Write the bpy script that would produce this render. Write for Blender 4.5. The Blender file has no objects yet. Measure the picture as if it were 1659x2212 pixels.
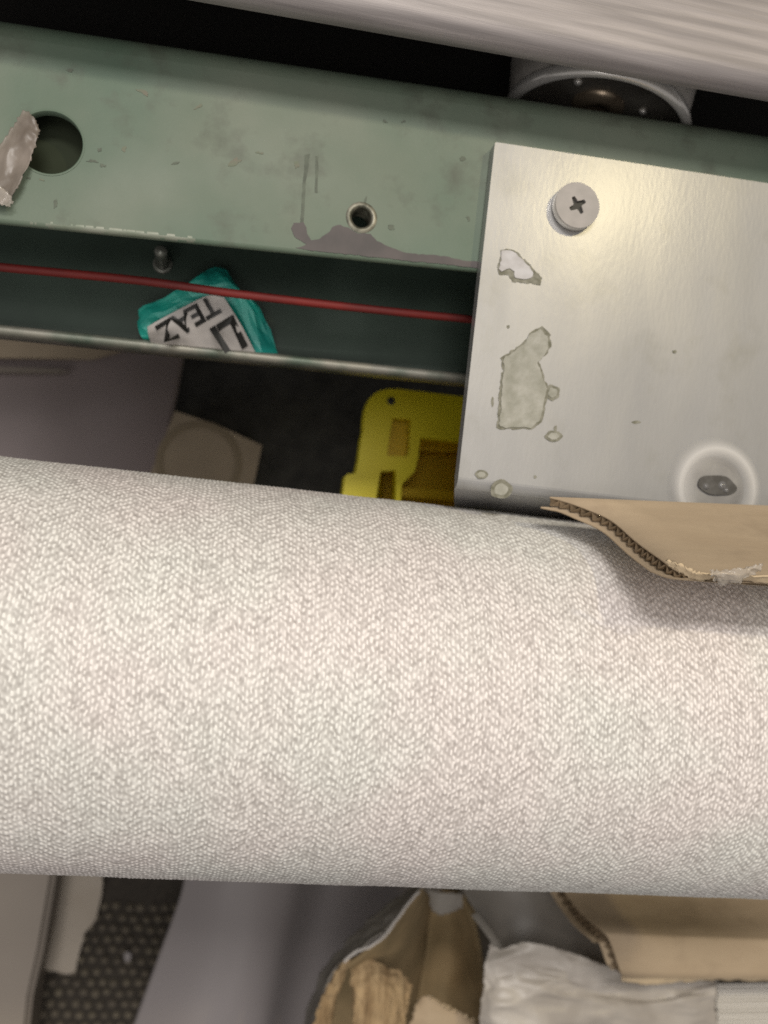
import bpy, bmesh, math, random
import numpy as np
from mathutils import Vector, Matrix, noise
from mathutils.bvhtree import BVHTree
from mathutils.geometry import tessellate_polygon

random.seed(7)
SC = bpy.context.scene
COL = SC.collection

# ------------------------------------------------------------------ camera
FPX, CX, CY = 2000.0, 829.5, 1106.0            # focal length and centre, in a 1659 x 2212 frame
CAM = Vector((0.0, 0.0, 0.55))
XB = Vector((10685.5, 1170.0, FPX)).normalized()   # beam direction seen by the camera (right, down, forward)
c_ = 0.06
b_ = -0.99
for _i in range(20):
    a_ = -(XB[1] * b_ + XB[2] * c_) / XB[0]
    b_ = -math.sqrt(1 - a_ * a_ - c_ * c_)
YB = Vector((a_, b_, c_))
ZB = XB.cross(YB)
RIGHT = Vector((XB[0], YB[0], ZB[0]))
DOWN = Vector((XB[1], YB[1], ZB[1]))
FWD = Vector((XB[2], YB[2], ZB[2]))

cam_d = bpy.data.cameras.new('camera')
cam = bpy.data.objects.new('camera', cam_d)
COL.objects.link(cam)
M = Matrix.Identity(4)
for r in range(3):
    M[r][0], M[r][1], M[r][2], M[r][3] = RIGHT[r], -DOWN[r], -FWD[r], CAM[r]
cam.matrix_world = M
cam_d.sensor_fit = 'VERTICAL'
cam_d.sensor_height = 32.0
cam_d.lens = 32.0 * FPX / 2212.0
cam_d.clip_start = 0.005
cam_d.clip_end = 50.0
cam_d.dof.use_dof = True
cam_d.dof.focus_distance = 0.203
cam_d.dof.aperture_fstop = 13.0
SC.camera = cam


def P(x, y, z):
    """point of the place seen at (x, y) of the 1659 x 2212 frame, at height z above the floor"""
    d = RIGHT * ((x - CX) / FPX) + DOWN * ((y - CY) / FPX) + FWD
    return CAM + d * ((z - CAM.z) / d.z)


# ------------------------------------------------------------------ world and lamps
W = bpy.data.worlds.new('World')
SC.world = W
W.use_nodes = True
bg = W.node_tree.nodes['Background']
bg.inputs[0].default_value = (1.0, 0.955, 0.92, 1)
bg.inputs[1].default_value = 0.24


def area(name, loc, aim, size, power, col):
    d = bpy.data.lights.new(name, 'AREA')
    d.shape = 'RECTANGLE'
    d.size, d.size_y = size
    d.energy = power
    d.color = col
    o = bpy.data.objects.new(name, d)
    COL.objects.link(o)
    o.location = loc
    o.rotation_euler = (Vector(aim) - Vector(loc)).to_track_quat('-Z', 'Y').to_euler()
    return o


area('ceiling_lamp', (-0.06, 0.56, 1.55), (0.0, 0.0, 0.33), (0.45, 0.20), 9.9, (1.0, 0.955, 0.91))
_s = P(1300, 440, 0.3262) - CAM
area('work_lamp', (_s.x * 6.47, _s.y * 6.47, 1.55), (0.06, 0.09, 0.33), (0.07, 0.07), 3.4, (1.0, 0.84, 0.48))
area('ceiling_panel', (-0.25, -0.75, 1.7), (0.0, -0.05, 0.3), (0.7, 0.5), 3.3, (1.0, 0.95, 0.91))  # added fill light from the front, no visible source
area('overhead_panel', (-0.12, 0.07, 1.75), (0.0, 0.0, 0.3), (0.6, 0.4), 4.4, (1.0, 0.95, 0.91))  # added fill from above to lift the crate and the floor gap

SC.view_settings.view_transform = 'Standard'
SC.view_settings.look = 'None'
SC.view_settings.exposure = 0.0
SC.view_settings.gamma = 1.0
SC.cycles.use_denoising = False
SC.cycles.max_bounces = 8
SC.cycles.transparent_max_bounces = 12


# ------------------------------------------------------------------ materials
def mat(name, col, rough=0.6, metal=0.0, col2=None, nscale=60.0, ndetail=4.0, stretch=(1, 1, 1), lo=0.35, hi=0.65,
        bump=0.0, bscale=None, bdist=0.0005, rvar=0.0, alpha=None, spec=0.5, sheen=0.0, coat=0.0, crough=0.2,
        trans=0.0, aniso=0.0, rot=0.0, dirt=None, dscale=90.0, dlo=0.58, dhi=0.74, damt=0.7):
    m = bpy.data.materials.new(name)
    m.use_nodes = True
    nt = m.node_tree
    N, L = nt.nodes, nt.links
    p = N['Principled BSDF']
    p.inputs['Base Color'].default_value = (*col, 1)
    p.inputs['Roughness'].default_value = rough
    p.inputs['Metallic'].default_value = metal
    p.inputs['Specular IOR Level'].default_value = spec
    p.inputs['Sheen Weight'].default_value = sheen
    p.inputs['Coat Weight'].default_value = coat
    p.inputs['Coat Roughness'].default_value = crough
    p.inputs['Transmission Weight'].default_value = trans
    p.inputs['Anisotropic'].default_value = aniso
    if alpha is not None:
        p.inputs['Alpha'].default_value = alpha
    tc = N.new('ShaderNodeTexCoord')
    mp = N.new('ShaderNodeMapping')
    mp.inputs['Scale'].default_value = stretch
    mp.inputs['Rotation'].default_value = (0, 0, rot)
    L.new(tc.outputs['Object'], mp.inputs['Vector'])

    def noi(sc, det):
        n = N.new('ShaderNodeTexNoise')
        n.inputs['Scale'].default_value = sc
        n.inputs['Detail'].default_value = det
        L.new(mp.outputs[0], n.inputs['Vector'])
        return n
    if col2 is not None:
        n = noi(nscale, ndetail)
        r = N.new('ShaderNodeValToRGB')
        r.color_ramp.elements[0].position = lo
        r.color_ramp.elements[1].position = hi
        r.color_ramp.elements[0].color = (*col, 1)
        r.color_ramp.elements[1].color = (*col2, 1)
        L.new(n.outputs['Fac'], r.inputs['Fac'])
        L.new(r.outputs['Color'], p.inputs['Base Color'])
    if dirt is not None:
        n = N.new('ShaderNodeTexNoise')
        n.inputs['Scale'].default_value = dscale
        n.inputs['Detail'].default_value = 9
        n.inputs['Roughness'].default_value = 0.62
        L.new(tc.outputs['Object'], n.inputs['Vector'])
        mr = N.new('ShaderNodeMapRange')
        mr.inputs['From Min'].default_value = dlo
        mr.inputs['From Max'].default_value = dhi
        mr.inputs['To Max'].default_value = damt
        L.new(n.outputs['Fac'], mr.inputs['Value'])
        mx = N.new('ShaderNodeMix')
        mx.data_type = 'RGBA'
        L.new(mr.outputs[0], mx.inputs['Factor'])
        if p.inputs['Base Color'].is_linked:
            L.new(p.inputs['Base Color'].links[0].from_socket, mx.inputs['A'])
        else:
            mx.inputs['A'].default_value = (*col, 1)
        mx.inputs['B'].default_value = (*dirt, 1)
        L.new(mx.outputs['Result'], p.inputs['Base Color'])
    if rvar:
        n = noi(nscale * 1.7, 3)
        mr = N.new('ShaderNodeMapRange')
        mr.inputs['To Min'].default_value = max(0.02, rough - rvar)
        mr.inputs['To Max'].default_value = min(1, rough + rvar)
        L.new(n.outputs['Fac'], mr.inputs['Value'])
        L.new(mr.outputs[0], p.inputs['Roughness'])
    if bump:
        n = noi(bscale or nscale * 4, 5)
        bn = N.new('ShaderNodeBump')
        bn.inputs['Strength'].default_value = bump
        bn.inputs['Distance'].default_value = bdist
        L.new(n.outputs['Fac'], bn.inputs['Height'])
        L.new(bn.outputs[0], p.inputs['Normal'])
        L.new(bn.outputs[0], p.inputs['Coat Normal'])
    return m


MT = {}
MT['green'] = mat('green_paint', (0.090, 0.138, 0.096), 0.6, col2=(0.155, 0.182, 0.136), nscale=26, ndetail=6, lo=0.28, hi=0.68, dirt=(0.075, 0.080, 0.058), dscale=70, dlo=0.52, dhi=0.70, damt=0.7,
                  bump=0.12, bscale=900, bdist=0.0003, rvar=0.12)
MT['green_dark'] = mat('green_paint_inside', (0.026, 0.046, 0.033), 0.6, col2=(0.040, 0.066, 0.049), nscale=40)  # same green paint, darkened for the shade of the trough
MT['worn_edge'] = mat('worn_steel_edge', (0.25, 0.265, 0.215), 0.5, 0.2, col2=(0.13, 0.165, 0.115), nscale=110, stretch=(1, 3, 3), lo=0.42, hi=0.72)
MT['worn_lip'] = mat('worn_lip_paint', (0.26, 0.25, 0.21), 0.45, 0.25, col2=(0.10, 0.13, 0.10), nscale=90, lo=0.40, hi=0.66)
MT['primer'] = mat('grey_primer', (0.060, 0.052, 0.050), 0.6, col2=(0.092, 0.076, 0.073), nscale=90, bump=0.1)
MT['scuff'] = mat('dark_scuff', (0.060, 0.072, 0.050), 0.6, col2=(0.095, 0.115, 0.08), nscale=400)
MT['rusty_scuff'] = mat('brown_scuff', (0.165, 0.155, 0.118), 0.7, col2=(0.145, 0.165, 0.115), nscale=500)
MT['bare'] = mat('bare_steel', (0.22, 0.21, 0.165), 0.45, 0.5, col2=(0.06, 0.06, 0.042), nscale=420)
MT['alu'] = mat('brushed_aluminium', (0.355, 0.35, 0.343), 0.52, 0.4, col2=(0.285, 0.283, 0.28), dirt=(0.24, 0.235, 0.21), dscale=55, dlo=0.54, dhi=0.72, damt=0.5, nscale=30, ndetail=9, coat=1.0, crough=0.24,
                stretch=(1.6, 0.55, 1), lo=0.25, hi=0.75, bump=0.065, bscale=620, bdist=0.0003, rvar=0.16, rot=0.35)
MT['alu_side'] = mat('aluminium_cut_edge', (0.70, 0.69, 0.66), 0.35, 0.8)
MT['screw'] = mat('screw_paint', (0.34, 0.315, 0.30), 0.5, 0.1, col2=(0.30, 0.28, 0.265), nscale=300)
MT['screw_rim'] = mat('screw_bright_side', (0.85, 0.82, 0.76), 0.22, 0.9)
MT['black'] = mat('black_void', (0.012, 0.011, 0.009), 0.7)  # black that stands in for the shade of the gap
MT['recess'] = mat('recess_dirt', (0.03, 0.028, 0.02), 0.6)  # dark colour for the screw recess and the rivet hole
MT['glue'] = mat('grey_glue_residue', (0.27, 0.265, 0.215), 0.65, col2=(0.38, 0.37, 0.32), nscale=260, bump=0.6, bscale=700, bdist=0.0006)
MT['glue_rim'] = mat('dirty_glue_rim', (0.13, 0.125, 0.085), 0.7, col2=(0.25, 0.24, 0.19), nscale=600)
MT['white_chip'] = mat('white_paper_chip', (0.52, 0.505, 0.505), 0.6, col2=(0.42, 0.40, 0.39), nscale=300)
MT['steel_top'] = mat('brushed_steel', (0.345, 0.315, 0.31), 0.5, 0.2, col2=(0.225, 0.205, 0.203), nscale=20, ndetail=8,
                      rot=-0.03, stretch=(0.9, 22, 22), lo=0.34, hi=0.64, rvar=0.1, bump=0.15, bscale=160, bdist=0.0004)
MT['chrome'] = mat('chrome', (0.92, 0.89, 0.85), 0.22, 0.5)
MT['dull_steel'] = mat('dull_steel', (0.66, 0.62, 0.58), 0.4, 0.15, col2=(0.48, 0.45, 0.41), nscale=120)
MT['dish_steel'] = mat('dark_dish', (0.42, 0.39, 0.34), 0.3, 0.6, col2=(0.20, 0.18, 0.155), nscale=60)
MT['bolt'] = mat('dirty_bolt', (0.22, 0.23, 0.20), 0.3, 0.4, col2=(0.16, 0.16, 0.14), nscale=300)
MT['brass'] = mat('brass_hub', (0.46, 0.37, 0.27), 0.3, 0.6, col2=(0.22, 0.17, 0.12), nscale=200)
MT['red'] = mat('red_cable_jacket', (0.19, 0.013, 0.009), 0.65, col2=(0.12, 0.009, 0.007), nscale=60)
MT['teal'] = mat('teal_foil', (0.018, 0.40, 0.31), 0.36, 0.1, col2=(0.012, 0.26, 0.22), nscale=90, bump=0.15, bscale=260, bdist=0.0012)
MT['label'] = mat('white_print', (0.62, 0.58, 0.54), 0.5, col2=(0.5, 0.47, 0.44), nscale=120)
MT['ink'] = mat('black_ink', (0.012, 0.012, 0.010), 0.5)
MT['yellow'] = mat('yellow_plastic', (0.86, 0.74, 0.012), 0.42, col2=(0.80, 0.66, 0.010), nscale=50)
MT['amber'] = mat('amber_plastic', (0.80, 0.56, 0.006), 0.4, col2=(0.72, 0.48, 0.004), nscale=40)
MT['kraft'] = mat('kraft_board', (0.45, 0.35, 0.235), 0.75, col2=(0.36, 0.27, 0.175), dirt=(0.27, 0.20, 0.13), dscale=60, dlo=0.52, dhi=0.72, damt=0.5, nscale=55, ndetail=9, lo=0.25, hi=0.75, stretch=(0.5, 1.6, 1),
                  bump=0.35, bscale=260, bdist=0.0006)
MT['kraft_in'] = mat('kraft_flute', (0.22, 0.155, 0.09), 0.85, col2=(0.13, 0.09, 0.05), nscale=300)  # flute colour darkened for the shade inside the board
MT['kraft_torn'] = mat('torn_kraft_fibre', (0.50, 0.36, 0.20), 0.9, col2=(0.26, 0.17, 0.085), nscale=70, stretch=(5, 0.7, 1), ndetail=8,
                       bump=0.9, bscale=160, bdist=0.002)
MT['kraft_edge'] = mat('torn_kraft_edge', (0.55, 0.43, 0.28), 0.9)
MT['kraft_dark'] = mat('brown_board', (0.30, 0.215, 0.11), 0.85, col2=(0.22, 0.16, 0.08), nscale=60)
MT['paper_grey'] = mat('grey_paper', (0.26, 0.24, 0.21), 0.75, col2=(0.20, 0.18, 0.155), nscale=80)
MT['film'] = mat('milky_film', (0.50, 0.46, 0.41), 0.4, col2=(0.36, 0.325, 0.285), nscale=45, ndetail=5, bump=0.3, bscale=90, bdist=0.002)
MT['film_shade'] = mat('grey_film', (0.17, 0.155, 0.135), 0.4, col2=(0.22, 0.20, 0.175), nscale=35)  # bag film in shade, the darkness put into its colour
MT['tape'] = mat('clear_brown_tape', (0.34, 0.29, 0.25), 0.35, col2=(0.22, 0.185, 0.155), nscale=90, alpha=0.60)
MT['tape_clear'] = mat('clear_tape', (0.55, 0.50, 0.44), 0.14, alpha=0.34, bump=0.4, bscale=300, bdist=0.001)
MT['mauve'] = mat('mauve_sheet', (0.25, 0.205, 0.20), 0.6, col2=(0.20, 0.165, 0.16), nscale=14, rvar=0.1)
MT['panel'] = mat('cream_panel', (0.25, 0.215, 0.178), 0.55, col2=(0.225, 0.19, 0.158), nscale=20)
MT['torn_paper'] = mat('cream_paper', (0.40, 0.35, 0.29), 0.7, col2=(0.36, 0.31, 0.25), nscale=40)
MT['carpet_loop'] = mat('carpet_yarn', (0.17, 0.145, 0.105), 0.95, col2=(0.11, 0.092, 0.072), nscale=120, bump=0.5, bscale=1200, bdist=0.001)
MT['panel_edge'] = mat('cream_panel_edge', (0.17, 0.142, 0.115), 0.6)
MT['sheet'] = mat('pale_sheet', (0.25, 0.226, 0.224), 0.5, col2=(0.228, 0.206, 0.205), nscale=14)
MT['carpet'] = mat('dark_carpet', (0.05, 0.042, 0.033), 0.95, col2=(0.035, 0.029, 0.023), nscale=220, bump=0.5, bscale=1200, bdist=0.001)
MT['tan_box'] = mat('dull_tan_board', (0.36, 0.29, 0.205), 0.8, col2=(0.30, 0.24, 0.17), nscale=40)
MT['paper'] = mat('white_paper', (0.66, 0.63, 0.58), 0.6, col2=(0.58, 0.55, 0.50), nscale=40, stretch=(0.3, 20, 1))
MT['core'] = mat('core_board', (0.34, 0.26, 0.18), 0.85)
MT['bumper'] = mat('clear_bumper', (0.66, 0.64, 0.61), 0.6, alpha=0.5)


# ------------------------------------------------------------------ object helpers
WL = {}


def wloc(o):
    return WL.get(o.name, Vector((0, 0, 0))) if o else Vector((0, 0, 0))


def tag(o, label=None, cat=None, group=None, kind=None):
    if label: o['label'] = label
    if cat: o['category'] = cat
    if group: o['group'] = group
    if kind: o['kind'] = kind
    return o


def thing(name, label, cat, loc):
    o = bpy.data.objects.new(name, None)
    COL.objects.link(o)
    o.empty_display_size = 0.01
    o.location = loc
    WL[o.name] = Vector(loc)
    return tag(o, label, cat)


def mesh_obj(name, verts, faces, m, parent=None, smooth=False, mats=None, fm=None):
    base = wloc(parent)
    me = bpy.data.meshes.new(name)
    me.from_pydata([tuple(Vector(v) - base) for v in verts], [], faces)
    if mats:
        for k in mats: me.materials.append(MT[k])
        me.polygons.foreach_set('material_index', fm)
    else:
        me.materials.append(MT[m])
    bm = bmesh.new()
    bm.from_mesh(me)
    bmesh.ops.recalc_face_normals(bm, faces=bm.faces)
    bm.to_mesh(me)
    bm.free()
    if smooth:
        me.polygons.foreach_set('use_smooth', [True] * len(me.polygons))
    me.update()
    o = bpy.data.objects.new(name, me)
    COL.objects.link(o)
    if parent: o.parent = parent
    WL[o.name] = base
    return o


def slab(name, outer, thick, m, parent=None, holes=(), smooth=False, dirn=None):
    """flat piece: outline (world points) with holes, pushed down by thick"""
    loops = [outer] + list(holes)
    tris = tessellate_polygon([[Vector(p) for p in l] for l in loops])
    flat = [Vector(p) for l in loops for p in l]
    n = len(flat)
    dn = dirn or Vector((0, 0, -1))
    verts = flat + [p + dn * thick for p in flat]
    faces = [tuple(t) for t in tris] + [tuple(n + i for i in reversed(t)) for t in tris]
    k = 0
    for l in loops:
        for i in range(len(l)):
            a, b = k + i, k + (i + 1) % len(l)
            faces.append((a, b, n + b, n + a))
        k += len(l)
    return mesh_obj(name, verts, faces, m, parent, smooth)


def pts(lst, z):
    return [P(x, y, z) for x, y in lst]


def rough_loop(lst, z, amp=2.0, step=8.0, seed=0):
    """outline in frame units, subdivided and made ragged"""
    rnd = random.Random(seed)
    out = []
    for i in range(len(lst)):
        x0, y0 = lst[i]
        x1, y1 = lst[(i + 1) % len(lst)]
        n = max(1, int(math.hypot(x1 - x0, y1 - y0) / step))
        for k in range(n):
            t = k / n
            out.append((x0 + (x1 - x0) * t + rnd.uniform(-amp, amp), y0 + (y1 - y0) * t + rnd.uniform(-amp, amp)))
    return pts(out, z)


def circle(c, r, n=40, a0=0.0, ex=Vector((1, 0, 0)), ey=Vector((0, 1, 0))):
    return [c + ex * (r * math.cos(a0 + 2 * math.pi * i / n)) + ey * (r * math.sin(a0 + 2 * math.pi * i / n)) for i in range(n)]


def lathe(name, c, axis, prof, m, parent=None, n=64, smooth=True):
    """prof: list of (radius, along-axis)"""
    axis = Vector(axis).normalized()
    u = axis.orthogonal().normalized()
    v = axis.cross(u)
    verts, faces = [], []
    for r, h in prof:
        for i in range(n):
            a = 2 * math.pi * i / n
            verts.append(c + axis * h + (u * math.cos(a) + v * math.sin(a)) * r)
    for k in range(len(prof) - 1):
        for i in range(n):
            j = (i + 1) % n
            faces.append((k * n + i, k * n + j, (k + 1) * n + j, (k + 1) * n + i))
    return mesh_obj(name, verts, faces, m, parent, smooth)


def tube(name, path, r, m, parent=None, n=14):
    verts, faces = [], []
    for k, p in enumerate(path):
        t = (path[min(k + 1, len(path) - 1)] - path[max(k - 1, 0)]).normalized()
        u = t.orthogonal().normalized() if k == 0 else (u - t * u.dot(t)).normalized()
        v = t.cross(u)
        for i in range(n):
            a = 2 * math.pi * i / n
            verts.append(p + (u * math.cos(a) + v * math.sin(a)) * r)
    for k in range(len(path) - 1):
        for i in range(n):
            j = (i + 1) % n
            faces.append((k * n + i, k * n + j, (k + 1) * n + j, (k + 1) * n + i))
    faces.append(tuple(range(n)))
    faces.append(tuple((len(path) - 1) * n + i for i in range(n)))
    return mesh_obj(name, verts, faces, m, parent, True)


def cr(p0, p1, p2, p3, t):
    return 0.5 * ((2 * p1) + (p2 - p0) * t + (2 * p0 - 5 * p1 + 4 * p2 - p3) * t * t + (3 * p1 - p0 - 3 * p2 + p3) * t ** 3)


def resample(row, n):
    out = []
    m = len(row) - 1
    for i in range(n):
        s = i / (n - 1) * m
        k = min(int(s), m - 1)
        t = s - k
        p0 = row[max(k - 1, 0)]
        p3 = row[min(k + 2, m)]
        out.append(cr(p0, row[k], row[k + 1], p3, t))
    return out


def patch(name, rows, nu, nv, thick, m, parent=None, amp=0.0, fscale=60.0, rag=0.0, seed=0, ridge=False, smooth=True, ani=1.0):
    """crumpled sheet lofted through rows of (x, y, z) given in frame units and height"""
    R = [resample([P(*p) for p in row], nu) for row in rows]
    cols = [resample([R[r][i] for r in range(len(R))], nv) for i in range(nu)]
    g = [[cols[i][j] for i in range(nu)] for j in range(nv)]
    rnd = random.Random(seed)
    off = Vector((seed * 3.1, seed * 1.7, seed * 0.9))
    nrm = [[None] * nu for _ in range(nv)]
    for j in range(nv):
        for i in range(nu):
            du = g[j][min(i + 1, nu - 1)] - g[j][max(i - 1, 0)]
            dv = g[min(j + 1, nv - 1)][i] - g[max(j - 1, 0)][i]
            nn = du.cross(dv)
            nn = nn.normalized() if nn.length > 1e-12 else Vector((0, 0, 1))
            if nn.z < 0: nn = -nn
            nrm[j][i] = nn
    for j in range(nv):
        for i in range(nu):
            p = g[j][i]
            if amp:
                q = Vector((p.x * ani, p.y, p.z)) * fscale + off
                if ridge:
                    h = 0.5 - abs(noise.noise(q)) * 1.5 + 0.5 * (0.5 - abs(noise.noise(q * 1.9 + Vector((5, 2, 1)))) * 1.5) + 0.22 * (0.5 - abs(noise.noise(q * 4.1)) * 1.5)
                else:
                    h = noise.noise(q) + 0.4 * noise.noise(q * 2.1)
                p = p + nrm[j][i] * (amp * h)
            if rag and (j in (0, nv - 1) or i in (0, nu - 1)):
                p = p + Vector((rnd.uniform(-rag, rag), rnd.uniform(-rag, rag), rnd.uniform(-rag, rag) * 0.4))
            g[j][i] = p
    verts = [g[j][i] for j in range(nv) for i in range(nu)]
    n0 = len(verts)
    verts += [g[j][i] - nrm[j][i] * thick for j in range(nv) for i in range(nu)]
    faces = []
    for j in range(nv - 1):
        for i in range(nu - 1):
            a = j * nu + i
            faces.append((a, a + 1, a + nu + 1, a + nu))
            faces.append((n0 + a, n0 + a + nu, n0 + a + nu + 1, n0 + a + 1))
    for i in range(nu - 1):
        for j in (0, nv - 1):
            a = j * nu + i
            faces.append((a, a + 1, n0 + a + 1, n0 + a))
    for j in range(nv - 1):
        for i in (0, nu - 1):
            a = j * nu + i
            faces.append((a, a + nu, n0 + a + nu, n0 + a))
    return mesh_obj(name, verts, faces, m, parent, smooth)


def corrugated(root, edge, sweep, thick, wave, shear, seed=0, liner=0.0005, taper=False):
    """fluted board: edge = list of world points, sweep = function(k, n)->vector from the edge to the far side.
    The cut edge with its flutes faces the start of the sweep."""
    n = len(edge)
    nrm = []
    for k in range(n):
        t = (edge[min(k + 1, n - 1)] - edge[max(k - 1, 0)]).normalized()
        s = sweep(k, n).normalized()
        q = t.cross(s).normalized()
        if q.z < 0: q = -q
        nrm.append(q)

    def layer(name, offs, m, th, back=0.0):
        verts, faces = [], []
        st = 6
        for k in range(n):
            s = sweep(k, n)
            for i in range(st + 1):
                f = i / st
                b = edge[k] - nrm[k] * offs[k] - s.normalized() * (back + offs[k] * shear) * (1 - f) + s * f
                verts.append(b)
        n0 = len(verts)
        for k in range(n):
            for i in range(st + 1):
                verts.append(verts[k * (st + 1) + i] - nrm[k] * th)
        w = st + 1
        for k in range(n - 1):
            for i in range(st):
                a = k * w + i
                faces.append((a, a + 1, a + w + 1, a + w))
                faces.append((n0 + a, n0 + a + w, n0 + a + w + 1, n0 + a + 1))
            for i in (0, st):
                a = k * w + i
                faces.append((a, a + w, n0 + a + w, n0 + a))
        for i in range(st):
            for k in (0, n - 1):
                a = k * w + i
                faces.append((a, a + 1, n0 + a + 1, n0 + a))
        return mesh_obj(name, verts, faces, m, root, True)
    L = [0.0]
    for k in range(1, n):
        L.append(L[-1] + (edge[k] - edge[k - 1]).length * (1 + 0.45 * noise.noise(Vector((k * 0.11, seed * 7.0, 0)))))
    rnd = random.Random(seed)
    layer('top_liner', [0.0] * n, 'kraft', liner)
    tf = [1.0 if (k / (n - 1) < 0.72 or not taper) else max(0.25, 1.0 - (k / (n - 1) - 0.72) / 0.28 * 0.8) for k in range(n)]
    mid = [liner + (thick * tf[k_] - 3 * liner * tf[k_]) * (0.5 - 0.5 * math.cos(2 * math.pi * l / wave + 0.5 * math.sin(l * 400))) for k_, l in enumerate(L)]
    layer('flute', mid, 'kraft_in', liner * 0.8, -0.0004)
    layer('bottom_liner', [thick * f - liner * 0.2 for f in tf], 'kraft', liner, 0.0003)


# ------------------------------------------------------------------ structure: floor
def carpet():
    o = slab('carpet', [Vector((-1.2, -1.2, 0)), Vector((1.2, -1.2, 0)), Vector((1.2, 1.2, 0)), Vector((-1.2, 1.2, 0))], 0.01, 'carpet')
    tag(o, 'dark brown looped carpet on the floor', None, None, 'structure')
    o['category'] = 'carpet'
    verts, faces = [], []
    c0 = P(40, 2200, 0.0)
    st = 0.0066
    rnd = random.Random(3)
    a = P(-60, 1880, 0)
    b = P(470, 2330, 0)
    x0, x1 = min(a.x, b.x), max(a.x, b.x)
    y0, y1 = min(a.y, b.y), max(a.y, b.y)
    nx, ny = int((x1 - x0) / st) + 1, int((y1 - y0) / st) + 1
    for j in range(ny):
        for i in range(nx):
            cx = x0 + (i + 0.5 * (j % 2)) * st + rnd.uniform(-1, 1) * 0.0006
            cy = y0 + j * st * 0.9 + rnd.uniform(-1, 1) * 0.0006
            r = st * rnd.uniform(0.34, 0.42)
            h = rnd.uniform(0.003, 0.0046)
            k = len(verts)
            for lv, (rr, hh) in enumerate(((1.0, 0.0), (0.9, 0.55), (0.55, 0.9))):
                for q in range(8):
                    an = q * math.pi / 4
                    verts.append(Vector((cx + r * rr * math.cos(an), cy + r * rr * math.sin(an) * 0.8, h * hh)))
            verts.append(Vector((cx, cy, h)))
            for lv in range(2):
                for q in range(8):
                    e = (q + 1) % 8
                    faces.append((k + lv * 8 + q, k + lv * 8 + e, k + lv * 8 + 8 + e, k + lv * 8 + 8 + q))
            for q in range(8):
                faces.append((k + 16 + q, k + 16 + (q + 1) % 8, k + 24))
    lp = mesh_obj('carpet_loops', verts, faces, 'carpet_loop', o, True)
    lp['kind'] = 'stuff'


carpet()


# ------------------------------------------------------------------ green steel beam
ZT, ZL = 0.322, 0.278


def line_at(p, q, x, z):
    t = (x - p[0]) / (q[0] - p[0])
    return P(x, p[1] + (q[1] - p[1]) * t, z)


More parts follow.
